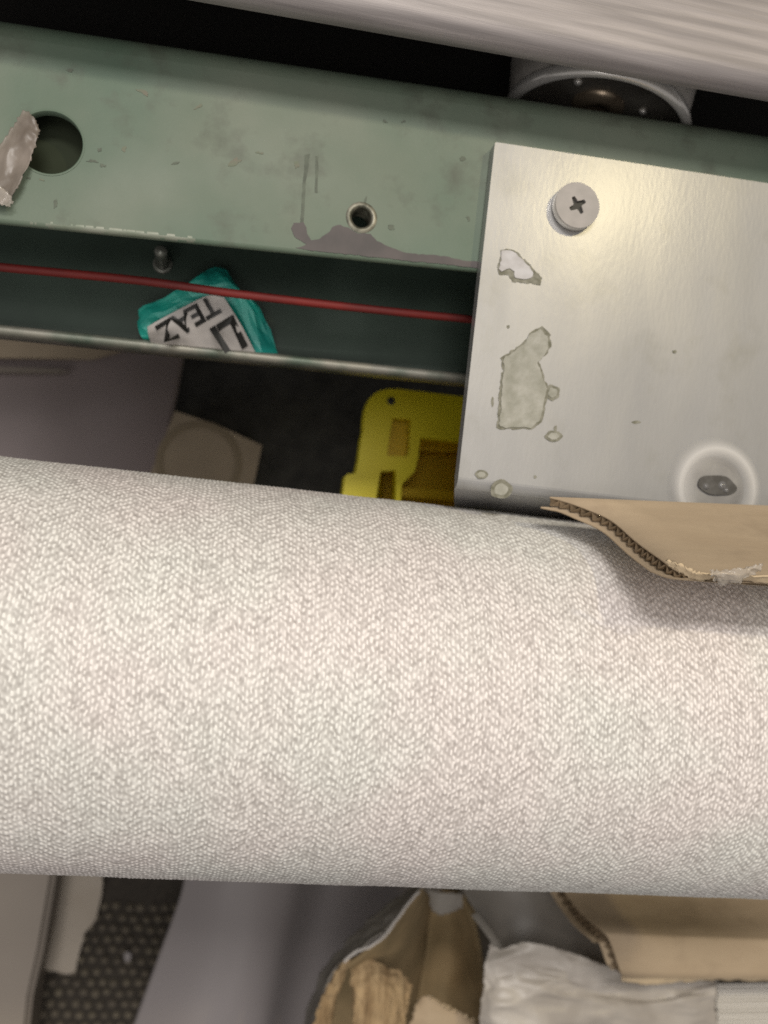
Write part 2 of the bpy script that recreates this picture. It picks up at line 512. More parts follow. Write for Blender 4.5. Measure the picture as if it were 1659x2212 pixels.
def beam():
    root = thing('green_beam', 'green painted steel channel beam with a large round hole and worn front edge', 'beam', (0, 0.10, 0.0))
    XL, XR = -260, 1960
    near = lambda x: line_at((0, 472), (1035, 578), x, ZT)
    far = lambda x: line_at((0, 78), (1659, 322), x, ZT)
    xs = [XL + (XR - XL) * i / 24 for i in range(25)]
    outer = [near(x) for x in xs] + [far(x) for x in reversed(xs)]
    hc = P(107, 308, ZT)
    h1 = circle(hc, 0.0077, 48)
    sc = P(781, 470, ZT)
    h2 = circle(sc, 0.00285, 28)
    slab('top_flange', outer, 0.0025, 'green', root, holes=[h1, h2])
    MT['olive'] = mat('olive_paint', (0.036, 0.044, 0.028), 0.95, col2=(0.030, 0.036, 0.023), nscale=60, spec=0.1)
    bc = hc - Vector((0, 0, 0.0085))
    slab('backing_strip', [bc + Vector((-0.03, -0.014, 0)), bc + Vector((0.022, -0.014, 0)), bc + Vector((0.022, 0.02, 0)), bc + Vector((-0.03, 0.02, 0))], 0.002, 'olive', root)  # strip added under the hole; its colour carries the dim light inside
    # bend at the back edge, then the web down to the lower flange
    verts, faces = [], []
    prof = [(0, 0)] + [(0.006 * math.sin(a), -0.006 * (1 - math.cos(a))) for a in [i * math.pi / 16 for i in range(1, 9)]] + [(0.006, ZL - ZT + 0.001)]
    for x in xs:
        b = far(x)
        for dy, dz in prof:
            verts.append(Vector((b.x, b.y + dy, b.z + dz)))
    w = len(prof)
    n0 = len(verts)
    for v in list(verts):
        verts.append(v + Vector((0, -0.0025, -0.0025)))
    for i in range(len(xs) - 1):
        for k in range(w - 1):
            a = i * w + k
            faces.append((a, a + 1, a + w + 1, a + w))
            faces.append((n0 + a, n0 + a + w, n0 + a + w + 1, n0 + a + 1))
    mesh_obj('web', verts, faces, 'green', root, True)
    # front edge: rounded nose with paint worn to steel
    path = [near(x) + Vector((0, 0.0003, -0.00125)) for x in xs]
    tube('front_edge', path, 0.00127, 'green', root, 12)
    rnd = random.Random(5)
    for x0_, x1_ in ((30, 500),):
        xw = [x0_ + (x1_ - x0_) * i / 120 for i in range(121)]
        pw = [near(x) + Vector((0, 0.0003, -0.00125)) + Vector((0, -0.0005, 0.0011)) * (0.13 * math.sin(math.pi * i / 120) ** 0.4 + 0.05 * noise.noise(Vector((x * 0.05, 0, 3))) + 0.02 * noise.noise(Vector((x * 0.21, 0, 7)))) for i, x in enumerate(xw)]
        tube('worn_spot', pw, 0.00116, 'worn_edge', root, 12)
    # lower flange and its lip
    ln = lambda x: line_at((0, 706), (1008, 812), x, ZL)
    outer = [ln(x) for x in xs] + [Vector((far(x).x, far(x).y + 0.006, ZL)) for x in reversed(xs)]
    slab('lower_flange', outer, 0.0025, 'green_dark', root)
    verts, faces = [], []
    for x in xs:
        b = ln(x)
        for dy, dz in ((0.0, -0.0025), (0.0, 0.003), (-0.0005, 0.0042), (-0.0016, 0.0048), (-0.0026, 0.0042), (-0.003, 0.003), (-0.003, -0.0025)):
            verts.append(b + Vector((0, dy, dz)))
    for i in range(len(xs) - 1):
        for k in range(7):
            a, b2 = i * 7 + k, i * 7 + (k + 1) % 7
            faces.append((a, b2, b2 + 7, a + 7))
    mesh_obj('lip', verts, faces, 'worn_lip', root, True)
    # hole rims
    lathe('hole_rim', hc, (0, 0, 1), [(0.0076, -0.002), (0.0076, 0.0001), (0.00785, 0.0002), (0.0081, 0.0001)], 'green', root)
    lathe('hole_rim', sc, (0, 0, 1), [(0.0024, -0.006), (0.0024, -0.0004), (0.0027, 0.0002), (0.0033, 0.00035), (0.0040, 0.00008)], 'bare', root)
    # primer showing where the paint has come off
    prim = [(628, 492), (636, 482), (655, 480), (662, 492), (663, 505), (672, 518), (690, 517), (712, 500), (718, 490), (735, 486),
            (752, 492), (772, 503), (800, 505), (815, 520), (838, 532), (870, 545), (905, 549), (960, 553), (1000, 562), (1040, 566),
            (1042, 580), (960, 571), (860, 561), (760, 550), (690, 543), (640, 536), (662, 528), (650, 520), (636, 512)]
    slab('bare_primer', rough_loop(prim, ZT + 0.00012, 1.0, 7, 2), 0.0001, 'primer', root)
    # scratches and scuffs
    sl = [[(659, 335), (670, 333), (660, 400), (656, 480), (648, 482), (654, 400)], [(682, 338), (688, 338), (686, 416), (680, 416)]]
    for s in sl:
        slab('scratch', rough_loop(s, ZT + 0.0001, 0.8, 10, 4), 0.00008, 'scuff', root)
    rnd = random.Random(11)
    marks = [(150, 152, 14, 7), (215, 324, 7, 6), (200, 348, 16, 5), (222, 358, 12, 5), (268, 322, 9, 8), (1000, 342, 12, 8), (832, 262, 8, 4),
             (872, 262, 7, 4), (845, 490, 12, 8), (640, 355, 10, 12), (508, 350, 20, 10), (430, 230, 16, 5), (380, 352, 14, 4),
             (62, 385, 8, 3), (90, 388, 10, 3), (790, 432, 4, 9), (560, 330, 12, 4), (1012, 472, 5, 8), (310, 200, 22, 6), (120, 440, 6, 16)]
    for i, (x, y, a, b) in enumerate(marks):
        ph = rnd.uniform(0, 6)
        rot = rnd.uniform(-0.5, 0.5)
        lp = []
        for k in range(18):
            an = k * math.pi / 9
            rr = 0.62 + 0.38 * noise.noise(Vector((math.cos(an) * 1.6 + ph, math.sin(an) * 1.6, i))) * 1.6
            ux, uy = a * rr * math.cos(an), b * rr * math.sin(an)
            lp.append((x + ux * math.cos(rot) - uy * math.sin(rot), y + ux * math.sin(rot) + uy * math.cos(rot)))
        slab('scuff', pts(lp, ZT + 0.0001), 0.00008, 'rusty_scuff' if i in (4, 9, 10, 11, 14, 16, 18) else 'scuff', root)
    # bolts standing on the lower flange
    for (x, y, h, r) in ((347, 541, 0.013, 0.0018),):
        c = P(x, y, ZL + h)
        c.z = ZL
        bo = lathe('bolt', c, (0, 0, 1), [(0.0, h + 0.0003), (r * 0.7, h), (r * 0.95, h - 0.0005), (r, h - 0.0014), (r, 0.0), (0, 0.0)], 'bolt', root, 20)
        lathe('washer', c, (0, 0, 1), [(r * 1.0, 0.0010), (r * 1.5, 0.0010), (r * 1.55, 0.0006), (r * 1.55, 0.0)], 'bolt', bo, 24)


beam()


def gap_backing():
    """black machine casing behind the beam and under the steel top"""
    root = thing('machine_casing', 'black machine casing in the dark gap behind the green beam', 'casing', (0, 0.20, 0.22))
    a = P(-260, 60, 0.30)
    slab('casing_floor', [Vector((-0.25, 0.10, 0.262)), Vector((0.35, 0.10, 0.262)), Vector((0.35, 0.42, 0.262)), Vector((-0.25, 0.42, 0.262))], 0.004, 'black', root)
    slab('casing_back', [Vector((-0.25, 0.22, 0.332)), Vector((0.35, 0.22, 0.332)), Vector((0.35, 0.226, 0.332)), Vector((-0.25, 0.226, 0.332))], 0.069, 'black', root)


# ------------------------------------------------------------------ brushed steel top above the beam
ZS = 0.350


def steel_top():
    root = thing('steel_worktop', 'brushed grey steel worktop edge overhanging the green beam', 'worktop', (0, 0.2, ZS - 0.012))
    p, q = P(390, 0, ZS - 0.007), P(1659, 222, ZS - 0.007)
    p.z = q.z = ZS
    d = (q - p).normalized()
    nrm = Vector((-d.y, d.x, 0))
    a, b = p - d * 0.16, q + d * 0.14
    r = 0.0045
    prof = [(0.35, 0.0), (0.05, 0.0), (0.02, 0.0), (r, 0.0)] + [(r - r * math.sin(t), -r + r * math.cos(t)) for t in [i * math.pi / 16 for i in range(1, 9)]]
    prof += [(0.0, -0.0065), (0.0015, -0.008), (0.35, -0.008)]
    verts, faces = [], []
    n = 30
    for i in range(n + 1):
        base = a + (b - a) * (i / n)
        for u, h in prof:
            verts.append(base + nrm * u + Vector((0, 0, h)))
    w = len(prof)
    for i in range(n):
        for k in range(w):
            s = i * w + k
            t = i * w + (k + 1) % w
            faces.append((s, t, t + w, s + w))
    mesh_obj('top_sheet', verts, faces, 'steel_top', root, True)


steel_top()
gap_backing()


def pulley():
    c = P(1284, 270, 0.299)
    root = thing('metal_pulley', 'chrome rimmed metal pulley half hidden between beam and steel worktop', 'pulley', c)
    ax = Vector((-0.10, -1, 0.04))
    R = 0.0262
    lathe('drum', c, ax, [(R * 0.98, -0.0015), (R * 1.00, -0.004), (R * 1.03, -0.012), (R * 1.08, -0.024)], 'dull_steel', root, 72)
    lathe('rim', c, ax, [(R * 1.03, -0.0020), (R * 1.05, 0.0), (R * 1.03, 0.0014), (R * 0.985, 0.0019), (R * 0.945, 0.0012), (R * 0.92, -0.0008), (R * 0.91, -0.003)], 'chrome', root, 90)
    lathe('dish', c, ax, [(R * 0.91, -0.003), (R * 0.84, -0.0040), (R * 0.66, -0.0055), (R * 0.42, -0.0060), (R * 0.30, -0.0062)], 'dish_steel', root, 72)
    hb = lathe('hub', c, ax, [(R * 0.30, -0.0065), (R * 0.28, -0.0050), (R * 0.20, -0.0042), (R * 0.12, -0.0040), (R * 0.10, -0.005), (0.0, -0.005)], 'brass', root, 40)
    for k in range(3):
        a = 0.6 + k * 2 * math.pi / 3
        u = ax.normalized().orthogonal().normalized()
        v = ax.normalized().cross(u)
        cc = c + (u * math.cos(a) + v * math.sin(a)) * R * 0.5
        lathe('rivet', cc, ax, [(0.0012, -0.0060), (0.0011, -0.0052), (0.0006, -0.0048), (0, -0.0047)], 'chrome', root, 14)


pulley()


# ------------------------------------------------------------------ aluminium plate
ZP = 0.3262


def plate():
    root = thing('aluminium_plate', 'pale aluminium plate with patches of glue residue, screwed to the green beam', 'plate', P(1400, 700, ZP))
    tl, bl = (1069, 308), (979, 1118)
    out = [P(tl[0] + 3, tl[1] - 1, ZP), P(tl[0], tl[1] + 2, ZP), P(990, 1030, ZP), P(2000, 1148, ZP), P(1990, 446, ZP)]
    slab('plate_sheet', out, 0.0035, 'alu', root)
    verts, faces = [], []
    pr = [(0, 0)] + [(-0.0028 * math.sin(t), -0.0028 * (1 - math.cos(t))) for t in [i * math.pi / 16 for i in range(1, 9)]] + [(-0.0028, -0.15), (0.0007, -0.15), (0.0007, -0.0035), (0, -0.0035)]
    bt = (P(981, 1114, 0.288), P(2000, 1232, 0.288))
    for e_, b in enumerate((out[2], out[3])):
        for dy, dz in pr:
            v = b + Vector((0, dy, dz))
            if dz < -0.1:
                v = bt[e_] + Vector((0, 0.003 if dy > 0 else 0, 0))
            verts.append(v)
    w = len(pr)
    for k in range(w):
        k2 = (k + 1) % w
        faces.append((k, k2, w + k2, w + k))
    faces += [tuple(range(w)), tuple(range(w, 2 * w))]
    mesh_obj('folded_edge', verts, faces, 'alu', root, False)
    # pan head screw with cross recess
    c = P(1238, 452, ZP)
    r = 0.00605
    s = thing('x', '', '', c)
    bpy.data.objects.remove(s)
    n = 64
    h = 0.0030
    scr = lathe('screw', c, (0, 0, 1), [(r * 0.90, 0.0), (r * 0.985, 0.0006), (r, 0.0012), (r * 0.995, 0.0024), (r * 0.975, h - 0.0001)], 'screw_rim', root, n)
    cz = c + Vector((0, 0, h))
    a0 = 0.62
    arm, wd = 0.00235, 0.00060
    loop = []
    for k in range(4):
        a = a0 + k * math.pi / 2
        e = Vector((math.cos(a), math.sin(a), 0))
        f = Vector((-math.sin(a), math.cos(a), 0))
        loop += [cz + e * wd * 1.5 - f * wd * 1.5 * 0 - f * wd, cz + e * arm - f * wd * 0.8, cz + e * (arm + 0.0001), cz + e * arm + f * wd * 0.8]
    slab('head_face', circle(cz, r * 0.985, n), 0.0012, 'screw', scr, holes=[loop])
    slab('recess', circle(cz - Vector((0, 0, 0.0009)), r * 0.7, 24), 0.0003, 'recess', scr)
    # glue residue
    big = [(1082, 772), (1110, 755), (1135, 735), (1150, 715), (1172, 706), (1188, 722), (1190, 748), (1178, 768), (1164, 780), (1172, 800),
           (1178, 822), (1186, 840), (1182, 862), (1176, 885), (1170, 912), (1150, 928), (1120, 926), (1090, 929), (1073, 926), (1076, 900),
           (1078, 862), (1080, 830), (1086, 800)]
    slab('glue_rim', rough_loop(big, ZP + 0.00012, 2.2, 6, 1), 0.0001, 'glue_rim', root)
    cxm, cym = 1130, 830
    inn = [(cxm + (x - cxm) * 0.90, cym + (y - cym) * 0.955) for x, y in big]
    slab('glue_patch', rough_loop(inn, ZP + 0.0004, 1.6, 6, 2), 0.00027, 'glue', root)
    tri = [(1082, 540), (1100, 537), (1118, 545), (1130, 558), (1145, 572), (1160, 588), (1170, 600), (1168, 616), (1150, 612), (1130, 612),
           (1108, 608), (1098, 596), (1078, 592), (1074, 578), (1080, 560)]
    slab('glue_rim', rough_loop(tri, ZP + 0.00012, 1.5, 5, 3), 0.0001, 'glue_rim', root)
    tri2 = [(1084, 542), (1100, 540), (1116, 548), (1130, 562), (1143, 576), (1152, 590), (1148, 600), (1130, 603), (1112, 600), (1112, 586),
            (1100, 580), (1084, 586), (1078, 580), (1083, 562)]
    slab('paper_chip', rough_loop(tri2, ZP + 0.0004, 1.2, 5, 4), 0.00027, 'white_chip', root)

    def ringmark(x, y, a, b, z=0.0003, rim=0.62, sd=0):
        lo, li = [], []
        for k in range(20):
            an = k * math.pi / 10
            q = 1 + 0.25 * noise.noise(Vector((math.cos(an) * 1.4 + sd * 5, math.sin(an) * 1.4, sd)))
            lo.append(P(x + a * q * math.cos(an), y + b * q * math.sin(an), ZP + 0.00012 + sd * 0.00004))
            li.append(P(x + a * q * rim * math.cos(an), y + b * q * rim * math.sin(an), ZP + 0.0003))
        slab('glue_rim', lo, 0.0001, 'glue_rim', root)
        slab('glue_drop', li, 0.00017, 'glue', root)
    ringmark(1194, 848, 16, 17, sd=1)
    ringmark(1196, 942, 18, 12, sd=2)
    ringmark(1082, 1058, 23, 21, sd=3)
    ringmark(1040, 1025, 13, 10, sd=4)
    for i, (x, y, a, b) in enumerate(((1457, 760, 6, 4), (1374, 912, 10, 4), (1064, 868, 3, 12), (1156, 1030, 4, 4), (1098, 706, 4, 4), (1200, 926, 4, 8))):
        slab('speck', [P(x + a * math.cos(k * 0.6283) * random.uniform(0.7, 1.1), y + b * math.sin(k * 0.6283) * random.uniform(0.7, 1.1), ZP + 0.0001) for k in range(10)],
             0.00008, 'glue_rim', root)


plate()


# ------------------------------------------------------------------ the roll of embossed covering
RY, RZ, RR = -0.03156, 0.55 - 0.24629, 0.05


def roll():
    x0, x1 = P(-60, 1400, RZ + 0.03).x - 0.02, P(1720, 1400, RZ).x + 0.03
    root = thing('fabric_roll', 'thick roll of white herringbone embossed wall covering lying across the picture', 'roll', ((x0 + x1) / 2, RY, RZ))
    nx = int((x1 - x0) / 0.00018)
    t0, t1 = math.radians(-6), math.radians(174)
    nt_ = int((t1 - t0) * RR / 0.00024)
    rng = np.random.default_rng(4)
    u = np.linspace(x0, x1, nx)
    th = np.linspace(t0, t1, nt_)
    U, T = np.meshgrid(u, th)
    V = T * RR

    def vnoise(scale_u, scale_v, seed):
        g = np.random.default_rng(seed).uniform(-1, 1, (int((V.max() - V.min()) / scale_v) + 4, int((x1 - x0) / scale_u) + 4))
        fu = (U - x0) / scale_u
        fv = (V - V.min()) / scale_v
        iu, iv = fu.astype(int), fv.astype(int)
        a, b = fu - iu, fv - iv
        a = a * a * (3 - 2 * a)
        b = b * b * (3 - 2 * b)
        return (g[iv, iu] * (1 - a) + g[iv, iu + 1] * a) * (1 - b) + (g[iv + 1, iu] * (1 - a) + g[iv + 1, iu + 1] * a) * b
    wu = vnoise(0.0011, 0.0016, 1) * 0.00020 + vnoise(0.004, 0.004, 8) * 0.00032
    wv = vnoise(0.0011, 0.0016, 2) * 0.00034 + vnoise(0.004, 0.004, 9) * 0.00042
    u2 = U + wu
    v2 = V + wv
    pu, pv = 0.00096, 0.00178
    colf = (u2 - x0) / pu + 20
    ci = np.floor(colf).astype(int)
    cf = colf - ci
    tri = np.abs((ci % 12) - 6)                      # the stagger turns back every six threads
    tric = np.abs(((colf - 0.5) % 12) - 6)
    jit = np.random.default_rng(21).uniform(-0.16, 0.16, ci.max() + 2)[ci]
    ph = v2 / pv + tri * 0.44 + jit
    ri = np.floor(ph).astype(int)
    rf = ph - ri
    amp_ = np.random.default_rng(22).uniform(0.35, 1.0, (ci.max() + 2, ri.max() - ri.min() + 2))[ci, ri - ri.min()]
    dash = np.sin(np.pi * cf) ** 2.6 * np.clip(np.sin(np.pi * np.clip((rf - 0.08) / 0.74, 0, 1)) * 1.5, 0, 1)
    tw = 0.5 + 0.5 * np.cos(2 * np.pi * (v2 / pv + tric * 0.44 - 0.45))
    k1 = vnoise(0.0008, 0.0012, 3)
    k2 = vnoise(0.0005, 0.0006, 5)
    k3 = vnoise(0.012, 0.012, 6)
    h = 0.24 + 0.12 * tw + 0.62 * dash * amp_ + 0.15 * k1 + 0.17 * k2
    h = np.clip((h + 0.06) / 0.95, 0, 1.1)
    prof = RR - 0.00020 + 0.00020 * h + 0.00012 * k3
    X = U
    Y = prof * np.cos(T)
    Z = prof * np.sin(T)
    me = bpy.data.meshes.new('outer_wrap')
    co = np.stack([X - (x0 + x1) / 2, Y, Z], -1).reshape(-1, 3).astype(np.float32)
    me.vertices.add(len(co))
    me.vertices.foreach_set('co', co.ravel())
    idx = (np.arange(nt_ - 1)[:, None] * nx + np.arange(nx - 1)[None, :]).ravel()
    q = np.stack([idx, idx + 1, idx + nx + 1, idx + nx], -1).astype(np.int32)
    nf = len(q)
    me.loops.add(nf * 4)
    me.loops.foreach_set('vertex_index', q.ravel())
    me.polygons.add(nf)
    me.polygons.foreach_set('loop_start', np.arange(nf, dtype=np.int32) * 4)
    me.polygons.foreach_set('use_smooth', np.ones(nf, dtype=bool))
    at = me.attributes.new('emboss', 'FLOAT', 'POINT')
    at.data.foreach_set('value', h.astype(np.float32).ravel())
    me.update(calc_edges=True)
    m = bpy.data.materials.new('embossed_vinyl')
    m.use_nodes = True
    N, L = m.node_tree.nodes, m.node_tree.links
    p = N['Principled BSDF']
    p.inputs['Roughness'].default_value = 0.55
    p.inputs['Specular IOR Level'].default_value = 0.35
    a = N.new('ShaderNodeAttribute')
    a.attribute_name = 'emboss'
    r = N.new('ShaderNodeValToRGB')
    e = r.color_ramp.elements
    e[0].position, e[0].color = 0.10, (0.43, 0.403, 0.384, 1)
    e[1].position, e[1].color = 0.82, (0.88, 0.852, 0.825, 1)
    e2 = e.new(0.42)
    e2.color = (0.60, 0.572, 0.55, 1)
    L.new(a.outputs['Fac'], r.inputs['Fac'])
    tc = N.new('ShaderNodeTexCoord')
    n = N.new('ShaderNodeTexNoise')
    n.inputs['Scale'].default_value = 26
    L.new(tc.outputs['Object'], n.inputs['Vector'])
    r2 = N.new('ShaderNodeValToRGB')
    r2.color_ramp.elements[0].position = 0.38
    r2.color_ramp.elements[1].position = 0.62
    r2.color_ramp.elements[0].color = (1.0, 0.965, 0.955, 1)
    r2.color_ramp.elements[1].color = (0.965, 0.985, 0.96, 1)
    L.new(n.outputs['Fac'], r2.inputs['Fac'])
    mx = N.new('ShaderNodeMix')
    mx.data_type = 'RGBA'
    mx.blend_type = 'MULTIPLY'
    mx.inputs['Factor'].default_value = 1.0
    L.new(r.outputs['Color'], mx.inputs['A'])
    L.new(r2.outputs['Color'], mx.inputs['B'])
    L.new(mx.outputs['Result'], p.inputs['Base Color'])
    me.materials.append(m)
    o = bpy.data.objects.new('outer_wrap', me)
    COL.objects.link(o)
    o.parent = root
    MT['roll_plain'] = mat('vinyl_back', (0.62, 0.58, 0.54), 0.6)
    c = Vector((x0, RY, RZ))
    ln = x1 - x0
    lathe('inner_layers', c, (1, 0, 0), [(0.019, 0.0005), (RR - 0.0006, 0.0005), (RR - 0.0006, ln - 0.0005), (0.019, ln - 0.0005)], 'roll_plain', root, 120)
    lathe('core_tube', c, (1, 0, 0), [(0.0172, 0.0), (0.0188, 0.0), (0.0188, ln), (0.0172, ln), (0.0172, 0.0)], 'core', root, 60)


roll()


# ------------------------------------------------------------------ corrugated flaps
def smooth_path(lst, n):
    return resample([P(*p) for p in lst], n)


def flaps():
    root = thing('cardboard_flap', 'torn corrugated cardboard flap resting on top of the white roll beside the plate', 'cardboard', P(1400, 1150, 0.34))
    e = smooth_path([(1188, 1073, 0.3340), (1214, 1080, 0.3350), (1262, 1096, 0.3370), (1320, 1122, 0.3415), (1375, 1168, 0.3500), (1425, 1204, 0.3590), (1462, 1230, 0.3650), (1505, 1243, 0.3690)], 150)
    tgt0, tgt1 = P(1960, 1104, 0.334), P(1960, 1276, 0.371)

    def sw(k, n):
        f = k / (n - 1)
        L = [0, 1]
        t = min(1.0, max(0.0, (e[k].y - e[0].y) / (e[-1].y - e[0].y)))
        far = tgt0 + (tgt1 - tgt0) * t
        s = far - e[k]
        return s
    corrugated(root, e, sw, 0.0031, 0.0026, 0.45, 1, taper=True)
    # torn rim of the top liner along the near edge
    patch('torn_edge', [[(1440, 1212, 0.3702), (1470, 1222, 0.3712), (1500, 1236, 0.3718), (1540, 1240, 0.3718), (1600, 1244, 0.3722), (1720, 1252, 0.3725)],
                        [(1448, 1224, 0.3696), (1474, 1240, 0.3700), (1500, 1250, 0.3695), (1540, 1254, 0.3695), (1600, 1256, 0.3700), (1720, 1266, 0.3700)]],
          50, 6, 0.0004, 'kraft_edge', root, amp=0.0008, fscale=160, rag=0.0004, seed=3)
    tp = thing('tape_scrap', 'crinkled scrap of clear tape on the tip of the upper cardboard flap', 'tape', P(1570, 1245, 0.368))
    patch('tape_film', [[(1530, 1232, 0.3735), (1570, 1232, 0.3737), (1612, 1224, 0.3738), (1645, 1218, 0.3738)],
                        [(1534, 1245, 0.3735), (1566, 1248, 0.3737), (1605, 1240, 0.3735), (1640, 1230, 0.3735)],
                        [(1546, 1252, 0.3725), (1566, 1262, 0.3718), (1598, 1252, 0.3722), (1632, 1240, 0.3724)]], 40, 14, 0.0001, 'tape_clear', tp, amp=0.0016, fscale=260, rag=0.0003, seed=5, ridge=True)

    root = thing('cardboard_flap', 'creased corrugated cardboard flap under the roll with its flutes showing at the cut edge', 'cardboard', P(1450, 2050, 0.25))
    zl = 0.216
    e2 = smooth_path([(1205, 1905, zl - 0.030), (1226, 1935, zl - 0.025), (1257, 1973, zl - 0.015), (1296, 2006, zl - 0.003), (1316, 2030, zl + 0.001), (1338, 2093, zl + 0.002), (1345, 2112, zl + 0.001)], 110)
    fr = resample([P(1990, 1915, zl - 0.030), P(1990, 1950, zl - 0.025), P(1990, 1990, zl - 0.015), P(1990, 2030, zl - 0.003), P(1990, 2050, zl + 0.001), P(1990, 2100, zl + 0.002), P(1990, 2116, zl + 0.001)], 110)

    def sw2(k, n):
        return fr[k] - e2[k]
    corrugated(root, e2, sw2, 0.0042, 0.0034, 0.7, 2)
    patch('torn_edge', [[(1346, 2106, zl - 0.001), (1420, 2106, zl - 0.001), (1500, 2107, zl - 0.001), (1600, 2108, zl - 0.001), (1760, 2112, zl - 0.001)],
                        [(1343, 2122, zl - 0.004), (1385, 2127, zl - 0.004), (1460, 2122, zl - 0.004), (1600, 2117, zl - 0.004), (1760, 2117, zl - 0.004)]],
          60, 8, 0.0006, 'kraft_edge', root, amp=0.0010, fscale=110, rag=0.0005, seed=8)


flaps()


def drape(verts, target, lift):
    dg = bpy.context.evaluated_depsgraph_get()
    dg.update()
    bvh = BVHTree.FromPolygons([v.co + wloc(target.parent) for v in target.data.vertices], [tuple(p.vertices) for p in target.data.polygons])
    out = []
    for v in verts:
        h = bvh.ray_cast(Vector((v.x, v.y, 0.5)), Vector((0, 0, -1)))
        out.append(Vector((v.x, v.y, (h[0].z if h[0] else v.z) + lift)))
    return out


def halo_ring():
    c = P(1542, 1056, ZP)
    root = thing('rubber_foot', 'round milky rubber foot with a dark wet centre on the plate behind the cardboard', 'rubber foot', c)
    r = 0.0122
    lathe('ring', c, (0, 0, 1), [(r * 0.50, 0.0012), (r * 0.66, 0.0019), (r * 0.80, 0.0021), (r * 0.92, 0.0017), (r * 1.04, 0.0008), (r * 1.12, 0.0002)], 'bumper', root, 72)
    nt = MT['bumper'].node_tree          # alpha fades at both edges to draw a soft halo
    tc = nt.nodes.new('ShaderNodeTexCoord')
    vl = nt.nodes.new('ShaderNodeVectorMath')
    vl.operation = 'LENGTH'
    nt.links.new(tc.outputs['Object'], vl.inputs[0])
    mr = nt.nodes.new('ShaderNodeMath')
    mr.operation = 'DIVIDE'
    mr.inputs[1].default_value = r * 1.14
    nt.links.new(vl.outputs['Value'], mr.inputs[0])
    rp = nt.nodes.new('ShaderNodeValToRGB')
    el = rp.color_ramp.elements
    el[0].position, el[0].color = 0.48, (0, 0, 0, 1)
    el[1].position, el[1].color = 0.98, (0, 0, 0, 1)
    e_ = el.new(0.78)
    e_.color = (0.72, 0.72, 0.72, 1)
    nt.links.new(mr.outputs[0], rp.inputs['Fac'])
    nt.links.new(rp.outputs['Color'], nt.nodes['Principled BSDF'].inputs['Alpha'])
    MT['bumper_in'] = mat('grey_rubber', (0.30, 0.29, 0.27), 0.5, col2=(0.22, 0.21, 0.2), nscale=120)
    lathe('dish', c, (0, 0, 1), [(0, 0.0006), (r * 0.35, 0.0007), (r * 0.60, 0.0009), (r * 0.70, 0.0002)], 'bumper_in', root, 48)
    MT['wet'] = mat('wet_dark_rubber', (0.10, 0.095, 0.088), 0.45, col2=(0.06, 0.056, 0.05), nscale=400)
    MT['wet_gloss'] = mat('wet_drop', (0.16, 0.155, 0.15), 0.12)
    lp = []
    for k in range(28):
        a = 2 * math.pi * k / 28
        q = 1 + 0.16 * noise.noise(Vector((math.cos(a) * 1.3, math.sin(a) * 1.3, 4.2)))
        lp.append(c + Vector((0.0055 * q * math.cos(a), 0.0008 + 0.0027 * q * math.sin(a), 0.0013)))
    slab('wet_centre', lp, 0.0004, 'wet', root)
    for dx, dy, sz in ((-0.0030, 0.0002, 0.0007), (0.0016, 0.0010, 0.0009), (0.0028, -0.0002, 0.0006)):  # beads added to catch glints in the dark centre
        lathe('water_drop', c + Vector((dx, dy, 0.0013)), (0, 0, 1), [(sz * 1.3, 0), (sz, 0.0003), (sz * 0.5, 0.0005), (0, 0.00055)], 'wet_gloss', root, 16)


halo_ring()


# ------------------------------------------------------------------ cable, wrapper, tape
def cable():
    path = [P(x, y, z) for x, y, z in ((-220, 552, 0.299), (0, 577, 0.300), (300, 606, 0.302), (520, 636, 0.304), (800, 668, 0.303), (1020, 690, 0.301), (1300, 716, 0.299))]
    o = tube('red_cable', resample(path, 80), 0.00112, 'red')
    tag(o, 'thin red cable stretched along the trough of the green beam', 'cable')


cable()


def text_mesh(name, s, size, origin, ex, ey, parent, m='ink', ext=0.0):
    cu = bpy.data.curves.new('t', 'FONT')
    cu.body = s
    cu.size = size
    cu.resolution_u = 3
    cu.offset = size * 0.028
    o = bpy.data.objects.new('t', cu)
    COL.objects.link(o)
    dg = bpy.context.evaluated_depsgraph_get()
    me = bpy.data.meshes.new_from_object(o.evaluated_get(dg))
    ez = ex.cross(ey)
    verts = [origin + ex * v.co.x + ey * v.co.y + ez * 0.0 for v in me.vertices]
    faces = [tuple(p.vertices) for p in me.polygons]
    bpy.data.objects.remove(o)
    verts = drape(verts, parent, 0.0007)
    n = len(verts)
    v2 = verts + [v - Vector((0, 0, 0.00006)) for v in verts]
    f2 = faces + [tuple(n + i for i in reversed(f)) for f in faces]
    return mesh_obj(name, v2, f2, m, parent)


